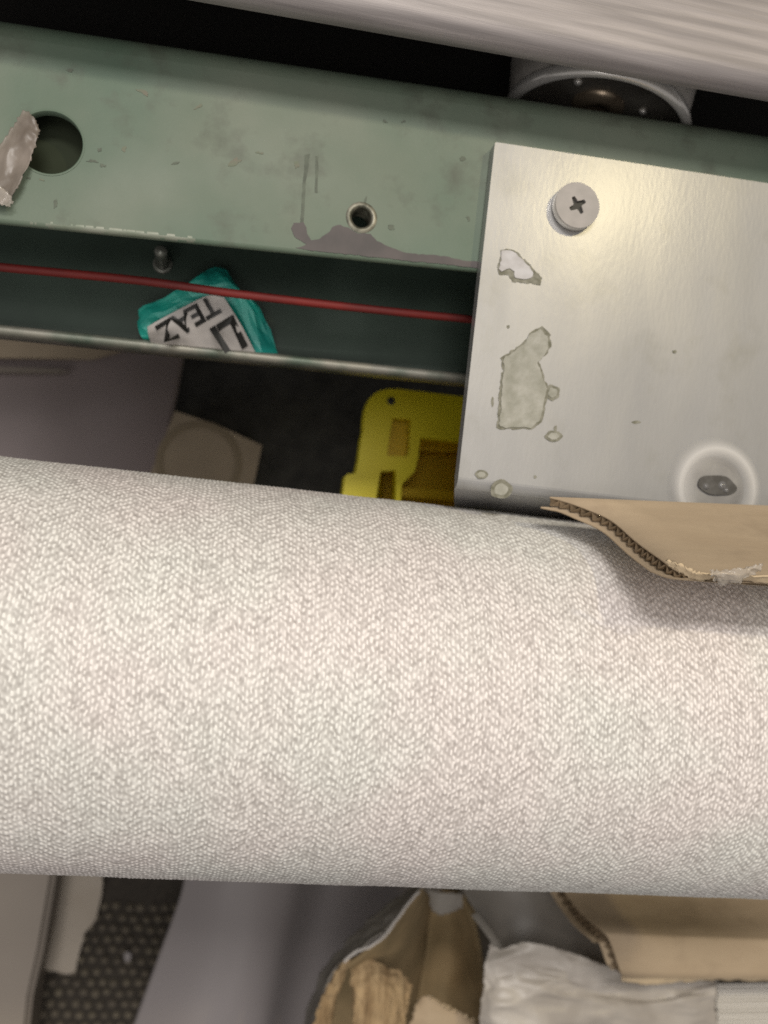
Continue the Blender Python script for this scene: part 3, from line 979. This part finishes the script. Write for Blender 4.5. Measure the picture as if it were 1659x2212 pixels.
def wrapper():
    z = ZL + 0.004
    root = thing('mint_wrapper', 'crumpled teal and white wrapper printed TEA lying in the beam trough', 'wrapper', P(450, 690, ZL))
    patch('foil', [[(300, 690, z), (305, 662, z + 0.002), (360, 640, z + 0.004), (425, 600, z + 0.004), (452, 580, z + 0.003), (480, 579, z + 0.003), (512, 612, z + 0.002)],
                   [(300, 715, z), (330, 685, z + 0.003), (380, 655, z + 0.004), (430, 630, z + 0.005), (470, 610, z + 0.005), (500, 610, z + 0.005), (545, 650, z + 0.002)],
                   [(306, 728, z), (370, 716, z + 0.001), (420, 690, z + 0.003), (470, 660, z + 0.004), (510, 640, z + 0.004), (545, 660, z + 0.003), (580, 700, z + 0.001)],
                   [(315, 738, z - 0.002), (380, 744, z - 0.002), (440, 750, z - 0.002), (490, 755, z - 0.002), (530, 759, z - 0.001), (570, 762, z ), (600, 764, z - 0.002)]],
          17, 12, 0.00012, 'teal', root, amp=0.0013, fscale=170, seed=4, ridge=False, smooth=False)
    # white printed band
    zb = ZL + 0.0112
    band = [(318, 712), (360, 690), (400, 665), (430, 648), (452, 637), (488, 643), (505, 668), (528, 700), (542, 728), (556, 770), (320, 770)]
    lb = patch('printed_band', [[(318, 706, zb - 0.001), (360, 682, zb), (410, 656, zb + 0.0004), (450, 638, zb + 0.0004), (484, 642, zb + 0.0004)],
                                [(320, 722, zb - 0.003), (372, 708, zb - 0.0010), (430, 696, zb-0.0005), (470, 688, zb-0.0005), (520, 700, zb-0.001)],
                                [(326, 741, zb - 0.007), (390, 747, zb - 0.0065), (450, 753, zb - 0.0065), (500, 758, zb - 0.0065), (552, 762, zb - 0.007)]],
               40, 24, 0.00012, 'label', root, amp=0.0003, fscale=200, seed=6)
    # upside-down lettering: baseline runs down-left
    a, b = P(466, 676, zb), P(366, 729, zb)
    ex = (b - a).normalized()
    ey = Vector((ex.y, -ex.x, 0)) * -1
    t = P(500, 740, zb) - a
    if ey.dot(t) < 0: ey = -ey
    ex.z = 0
    ezf = Vector((0, 0, 0.0009))
    px = (P(466, 676, zb) - P(467, 676, zb)).length
    text_mesh('lettering', 'TEAZ', 58 * px, P(458, 641, zb) + ezf, ex, ey, lb)
    text_mesh('lettering', 'LI', 92 * px, P(508, 681, zb) + ezf, ex, ey, lb)


wrapper()


def tapes():
    z = ZT + 0.0012
    root = thing('packing_tape', 'torn strip of brownish clear packing tape on the beam beside the round hole', 'tape', P(20, 360, ZT))
    patch('tape_film', [[(52, 238, z), (66, 246, z + 0.0005), (80, 262, z + 0.001), (85, 282, z + 0.0008)],
                        [(10, 300, z), (34, 306, z + 0.0006), (58, 318, z + 0.0012), (72, 330, z + 0.0014)],
                        [(-40, 370, z), (-10, 380, z + 0.0008), (24, 390, z + 0.0012), (42, 396, z + 0.0020)],
                        [(-70, 420, z), (-40, 428, z + 0.0006), (-5, 440, z + 0.0012), (18, 438, z + 0.0010)]],
          24, 40, 0.00008, 'tape', root, amp=0.0006, fscale=220, rag=0.0003, seed=9, ridge=True)
    patch('loose_end', [[(-40, 392, z + 0.001), (-8, 398, z + 0.002), (14, 412, z + 0.0024), (30, 436, z + 0.0020)],
                        [(-40, 440, z + 0.001), (-10, 440, z + 0.002), (6, 444, z + 0.0022), (20, 446, z + 0.0014)]],
          20, 10, 0.00008, 'tape_clear', root, amp=0.0006, fscale=260, rag=0.0003, seed=12, ridge=True)


tapes()


# ------------------------------------------------------------------ things on the floor beyond the roll
def yellow_crate():
    z = 0.205
    root = thing('yellow_crate', 'yellow plastic crate with a rounded corner standing on the floor behind the plate', 'crate', P(900, 1000, 0.0))
    out = [(785, 930), (786, 905), (789, 885), (794, 870), (801, 858), (811, 849), (823, 843), (838, 840), (860, 840), (930, 848), (1010, 858), (1250, 885), (1230, 1330),
           (800, 1300), (728, 1180), (738, 1085), (745, 1030), (752, 1024), (768, 1022), (775, 990), (780, 950)]
    slot = [(848, 903), (888, 906), (884, 975), (878, 986), (836, 984), (842, 940)]
    open1 = [(908, 945), (1100, 962), (1080, 1250), (868, 1240), (862, 1140), (868, 1046), (896, 1018), (904, 985)]
    open2 = [(822, 1018), (856, 1016), (850, 1240), (800, 1230), (808, 1100)]
    slab('rim', pts(out, z), 0.006, 'yellow', root, holes=[pts(slot, z), pts(open1, z), pts(open2, z)])
    # inner walls, ledge and floor of the crate
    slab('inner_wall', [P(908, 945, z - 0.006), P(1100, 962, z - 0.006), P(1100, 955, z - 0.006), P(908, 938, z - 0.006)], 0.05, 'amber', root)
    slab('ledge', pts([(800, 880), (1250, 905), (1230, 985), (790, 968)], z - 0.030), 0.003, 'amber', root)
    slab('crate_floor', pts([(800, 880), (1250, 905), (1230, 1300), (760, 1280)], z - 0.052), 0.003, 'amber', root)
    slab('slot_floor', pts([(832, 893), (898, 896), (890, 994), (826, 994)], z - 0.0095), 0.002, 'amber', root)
    slab('outer_wall', pts([(x + (900 - x) * 0.03 + 4, y + 4) for x, y in out], z - 0.0065), 0.085, 'yellow', root, holes=[pts([(815, 885), (1230, 905), (1215, 1310), (806, 1262)], z - 0.0065)], dirn=(P(960, 1000, z) - CAM).normalized())
    slab('crossbar', pts([(862, 1052), (1100, 1070), (1095, 1090), (860, 1072)], z - 0.020), 0.004, 'amber', root)
    lathe('rivet_hole', P(845, 866, z), (0, 0, 1), [(0, 0.0004), (0.0013, 0.0003), (0.0016, 0.00005)], 'recess', root, 16)


yellow_crate()


def mauve_sheet():
    o = patch('paper_sheet', [[(-260, 690, 0.10), (0, 700, 0.105), (200, 715, 0.108), (404, 735, 0.105)],
                              [(-260, 860, 0.10), (0, 860, 0.11), (200, 870, 0.108), (384, 850, 0.104)],
                              [(-260, 980, 0.10), (0, 980, 0.108), (200, 985, 0.105), (362, 960, 0.10)],
                              [(-260, 1200, 0.10), (0, 1200, 0.10), (200, 1200, 0.10), (330, 1180, 0.10)]], 30, 30, 0.001, 'mauve', amp=0.002, fscale=14, seed=3)
    tag(o, 'mauve grey sheet lying under the beam at the left, in shade', 'sheet')
    b = thing('cardboard_strip', 'dull brown cardboard strip on the mauve sheet under the beam', 'cardboard', P(60, 780, 0.112))
    slab('strip_board', pts([(-240, 700), (120, 715), (275, 728), (282, 752), (200, 775), (-240, 770)], 0.116), 0.003, 'tan_box', b)
    slab('strip_edge', pts([(-240, 783), (130, 797), (150, 803), (120, 806), (-240, 800)], 0.1165), 0.0035, 'panel_edge', b)
    z = 0.13
    root = thing('cardboard_box', 'small tan cardboard box with a faint round stain beside the mauve sheet', 'box', P(440, 1000, 0.0))
    out = [(378, 888), (470, 918), (566, 962), (556, 1010), (530, 1130), (300, 1090), (338, 990)]
    slab('lid', pts(out, z), 0.004, 'tan_box', root)
    slab('box_wall', pts([(x * 0.985 + 7, y * 0.985 + 15) for x, y in out], z - 0.0045), 0.08, 'tan_box', root)
    c = P(430, 1000, z)
    MT['stain'] = mat('round_stain', (0.24, 0.19, 0.125), 0.8)
    lathe('round_stain', c, (0, 0, 1), [(0.0155, 0.0001), (0.0157, 0.0002), (0.0188, 0.0002), (0.019, 0.0001)], 'stain', root, 48)
    f = thing('dark_fabric', 'black cloth bundle on the floor between the box and the yellow crate', 'cloth', P(620, 900, 0.02))
    MT['dark_cloth'] = mat('black_cloth', (0.060, 0.058, 0.050), 0.9, col2=(0.035, 0.034, 0.030), nscale=120, bump=0.3)
    patch('cloth', [[(380, 700, 0.06), (560, 720, 0.07), (700, 740, 0.07), (1100, 770, 0.06)],
                    [(360, 850, 0.07), (520, 860, 0.085), (650, 870, 0.085), (1100, 900, 0.06)],
                    [(340, 1000, 0.06), (500, 1010, 0.08), (650, 1010, 0.075), (1100, 1050, 0.06)],
                    [(320, 1250, 0.05), (500, 1250, 0.06), (650, 1250, 0.06), (1100, 1250, 0.05)]], 40, 36, 0.002, 'dark_cloth', f, amp=0.006, fscale=30, seed=13)


mauve_sheet()


# ------------------------------------------------------------------ things below the roll
def lower_left():
    z = 0.05
    o = thing('cream_panel', 'long cream panel with a rounded edge on the floor at the lower left', 'panel', P(40, 2050, 0.0))
    slab('panel_face', pts([(-300, 1840), (112, 1840), (105, 1905), (80, 2050), (58, 2150), (40, 2330), (-300, 2330)], z), 0.045, 'panel', o)
    slab('panel_edge', pts([(113, 1840), (128, 1840), (119, 1905), (95, 2050), (72, 2150), (52, 2330), (41, 2330), (59, 2150), (81, 2050), (106, 1905)], z - 0.004), 0.040, 'panel_edge', o)
    z2 = 0.008
    ol = [(124, 1840), (232, 1840), (222, 1900), (214, 1960), (205, 1985), (200, 1998), (186, 2010), (176, 2040), (163, 2098), (150, 2106), (120, 2098), (82, 2088), (70, 2080), (100, 1960)]
    o2 = slab('torn_paper', rough_loop(ol, z2, 1.8, 9, 21), 0.0015, 'torn_paper')
    tag(o2, 'torn strip of cream paper with a ragged end lying on the carpet', 'paper')
    tf = slab('lint', rough_loop([(268, 2062), (276, 2056), (284, 2064), (280, 2076), (270, 2078)], 0.006, 1.2, 5, 2), 0.001, 'sheet')
    tag(tf, 'tiny pale fleck of lint on the carpet', 'lint')
    # pale curved sheet
    s = patch('pale_sheet', [[(400, 1850, 0.075), (520, 1850, 0.085), (640, 1850, 0.078), (740, 1850, 0.03), (960, 1850, 0.03)],
                             [(392, 1925, 0.075), (500, 1930, 0.085), (625, 1930, 0.078), (720, 1930, 0.03), (960, 1930, 0.03)],
                             [(340, 2070, 0.07), (470, 2070, 0.082), (590, 2070, 0.078), (690, 2070, 0.03), (960, 2070, 0.03)],
                             [(285, 2222, 0.065), (420, 2222, 0.080), (560, 2222, 0.076), (665, 2222, 0.03), (960, 2222, 0.03)],
                             [(240, 2350, 0.06), (400, 2350, 0.078), (540, 2350, 0.075), (680, 2350, 0.045), (960, 2350, 0.03)]], 40, 40, 0.0015, 'sheet', amp=0.0006, fscale=12, seed=2)
    tag(s, 'smooth pale grey plastic sheet curving away beside the torn cardboard box', 'sheet')


lower_left()


def torn_box():
    root = thing('torn_cardboard_box', 'ripped open brown cardboard box with ragged paper edges below the roll', 'box', P(900, 2150, 0.05))
    z = 0.180
    # outer grey paper skin
    patch('outer_skin', [[(915, 1900, z - 0.01), (866, 1937, z - 0.015), (777, 2006, z - 0.02), (735, 2056, z - 0.025), (690, 2120, z - 0.03), (660, 2212, z - 0.035), (640, 2300, z - 0.035)],
                         [(920, 1905, z), (884, 1950, z), (834, 2010, z), (790, 2046, z), (735, 2085, z), (700, 2145, z), (672, 2260, z)]],
          70, 12, 0.0006, 'paper_grey', root, amp=0.0012, fscale=90, rag=0.0003, seed=31)
    slab('box_bottom', pts([(735, 2100), (800, 2062), (900, 1955), (1030, 1955), (1040, 2300), (680, 2300)], z - 0.085), 0.002, 'kraft_dark', root)  # brown slab added so the gaps between torn pieces stay dark
    # pale torn edge line
    path = resample([P(*p) for p in ((905, 1925, z), (884, 1950, z), (852, 1992, z), (834, 2018, z), (800, 2044, z), (770, 2054, z), (748, 2072, z), (733, 2088, z))], 50)
    path = [p + Vector((random.uniform(-1, 1) * 0.0002, random.uniform(-1, 1) * 0.0002, random.uniform(0, 1) * 0.0003)) for p in path]
    tube('paper_edge', path, 0.00055, 'label', root, 8)
    # left wall, torn and layered
    patch('left_wall', [[(733, 2086, z + 0.001), (704, 2140, z + 0.001), (684, 2190, z), (668, 2260, z)],
                        [(752, 2072, z), (728, 2130, z - 0.001), (712, 2190, z - 0.002), (700, 2270, z)],
                        [(756, 2076, z - 0.006), (733, 2132, z - 0.006), (718, 2190, z - 0.006), (706, 2270, z - 0.006)]], 40, 22, 0.0008, 'kraft_torn', root, amp=0.0012, fscale=190, rag=0.0006, seed=33, ridge=True)
    # interior faces
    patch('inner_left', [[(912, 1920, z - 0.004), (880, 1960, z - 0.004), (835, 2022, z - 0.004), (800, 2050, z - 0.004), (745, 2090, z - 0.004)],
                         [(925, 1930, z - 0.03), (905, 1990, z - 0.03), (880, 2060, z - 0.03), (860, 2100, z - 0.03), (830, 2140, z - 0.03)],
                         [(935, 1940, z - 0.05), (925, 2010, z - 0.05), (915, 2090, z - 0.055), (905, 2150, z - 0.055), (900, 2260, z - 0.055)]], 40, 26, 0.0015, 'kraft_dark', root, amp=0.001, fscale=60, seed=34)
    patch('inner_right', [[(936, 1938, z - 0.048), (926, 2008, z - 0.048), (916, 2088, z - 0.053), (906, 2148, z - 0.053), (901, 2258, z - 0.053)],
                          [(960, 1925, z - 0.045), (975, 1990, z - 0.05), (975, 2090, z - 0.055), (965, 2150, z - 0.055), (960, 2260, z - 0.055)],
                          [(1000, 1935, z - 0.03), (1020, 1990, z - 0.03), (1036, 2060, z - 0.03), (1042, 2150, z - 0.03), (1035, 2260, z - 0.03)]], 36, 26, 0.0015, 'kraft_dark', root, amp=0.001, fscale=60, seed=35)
    # grey strip at the top of the opening
    patch('paper_flap', [[(925, 1925, z - 0.006), (960, 1930, z - 0.004), (1000, 1928, z - 0.004)],
                         [(930, 1955, z - 0.01), (950, 1976, z - 0.008), (1000, 1962, z - 0.006)]], 22, 10, 0.0006, 'paper_grey', root, amp=0.0012, fscale=120, rag=0.0005, seed=36)
    # torn inner pieces
    patch('torn_layer', [[(760, 2064, z - 0.012), (815, 2080, z - 0.010), (855, 2096, z - 0.010), (886, 2124, z - 0.012)],
                         [(758, 2110, z - 0.008), (800, 2120, z - 0.004), (850, 2130, z - 0.005), (884, 2150, z - 0.010)],
                         [(764, 2170, z - 0.006), (800, 2176, z - 0.002), (845, 2180, z - 0.002), (878, 2186, z - 0.008)],
                         [(764, 2280, z - 0.006), (800, 2280, z - 0.002), (845, 2280, z - 0.002), (868, 2280, z - 0.006)]], 44, 44, 0.0008, 'kraft_torn', root, amp=0.0015, fscale=170, rag=0.0007, seed=37, ridge=True)
    patch('torn_layer', [[(905, 2160, z - 0.010), (930, 2152, z - 0.008), (965, 2178, z - 0.008), (1000, 2192, z - 0.008), (1032, 2210, z - 0.010)],
                         [(890, 2200, z - 0.008), (930, 2200, z - 0.006), (965, 2210, z - 0.006), (1000, 2220, z - 0.006), (1034, 2230, z - 0.008)],
                         [(870, 2280, z - 0.008), (930, 2280, z - 0.006), (965, 2280, z - 0.006), (1000, 2280, z - 0.006), (1036, 2280, z - 0.008)]], 44, 20, 0.0009, 'kraft', root, amp=0.0008, fscale=120, rag=0.0008, seed=38)
    rnd = random.Random(44)
    verts, faces = [], []
    for k in range(46):     # loose fibres on the torn lip
        t = rnd.random()
        x = 925 + t * 105
        y = 2153 + t * 55 + rnd.uniform(-3, 3)
        c = P(x, y, z - 0.007)
        r = rnd.uniform(0.0003, 0.0009)
        k0 = len(verts)
        for d in ((1, 0, 0), (-1, 0, 0), (0, 1, 0), (0, -1, 0), (0, 0, 1), (0, 0, -1)):
            verts.append(c + Vector(d) * r * rnd.uniform(0.5, 1.3))
        for f in ((0, 2, 4), (2, 1, 4), (1, 3, 4), (3, 0, 4), (2, 0, 5), (1, 2, 5), (3, 1, 5), (0, 3, 5)):
            faces.append(tuple(k0 + i for i in f))
    o = mesh_obj('fibre', verts, faces, 'kraft_edge', root, True)
    o['kind'] = 'stuff'


torn_box()


def film_bag():
    z = 0.188
    root = thing('plastic_bag', 'crumpled milky plastic bag lying between the torn box and the lower cardboard flap', 'bag', P(1250, 2150, 0.1))
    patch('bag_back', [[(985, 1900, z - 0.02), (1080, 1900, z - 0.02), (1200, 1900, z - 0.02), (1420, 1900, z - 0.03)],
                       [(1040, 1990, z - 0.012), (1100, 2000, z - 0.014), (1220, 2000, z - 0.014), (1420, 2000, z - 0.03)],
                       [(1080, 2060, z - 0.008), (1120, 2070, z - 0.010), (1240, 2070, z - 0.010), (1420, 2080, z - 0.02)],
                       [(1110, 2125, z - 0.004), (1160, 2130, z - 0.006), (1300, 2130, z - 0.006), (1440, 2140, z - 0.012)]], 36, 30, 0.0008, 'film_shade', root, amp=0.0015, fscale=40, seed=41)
    patch('bag_front', [[(1058, 2040, z - 0.002), (1082, 2050, z), (1115, 2038, z), (1150, 2034, z + 0.002), (1240, 2060, z), (1330, 2090, z), (1480, 2110, z - 0.002), (1548, 2124, z - 0.004)],
                        [(1046, 2100, z - 0.002), (1080, 2106, z + 0.002), (1130, 2100, z + 0.003), (1190, 2108, z + 0.003), (1260, 2125, z + 0.002), (1340, 2150, z + 0.001), (1460, 2155, z), (1545, 2142, z)],
                        [(1040, 2160, z), (1080, 2160, z + 0.004), (1140, 2150, z + 0.005), (1200, 2158, z + 0.005), (1270, 2170, z + 0.004), (1350, 2184, z + 0.003), (1450, 2176, z + 0.002), (1545, 2165, z)],
                        [(1030, 2290, z - 0.004), (1080, 2290, z + 0.002), (1140, 2290, z + 0.003), (1200, 2290, z + 0.003), (1270, 2290, z + 0.002), (1350, 2290, z + 0.002), (1450, 2290, z), (1545, 2290, z)]],
          110, 70, 0.0004, 'film', root, amp=0.0036, fscale=78, rag=0.0003, seed=42, ridge=True, ani=0.32)
    patch('fold', [[(1020, 1975, z - 0.004), (1060, 2030, z - 0.002), (1095, 2090, z), (1118, 2132, z)],
                   [(1034, 1970, z - 0.006), (1078, 2030, z - 0.004), (1112, 2090, z - 0.002), (1122, 2130, z)]], 30, 6, 0.0005, 'paper_grey', root, amp=0.0006, fscale=90, seed=43)
    pr = thing('paper_stack', 'stack of white paper sheets at the lower right corner under the cardboard', 'paper', P(1600, 2200, 0.1))
    for k in range(14):
        y0 = 2126 + k * 7.5 + random.uniform(-1, 1)
        zz = 0.170 + k * 0.0010
        slab('sheet', [P(1549 + random.uniform(-2, 2), y0, zz), P(1990, y0 - 8 + random.uniform(-2, 2), zz), P(1990, 2400, zz), P(1549 + random.uniform(-2, 2), 2400, zz)], 0.0004, 'paper', pr)


film_bag()
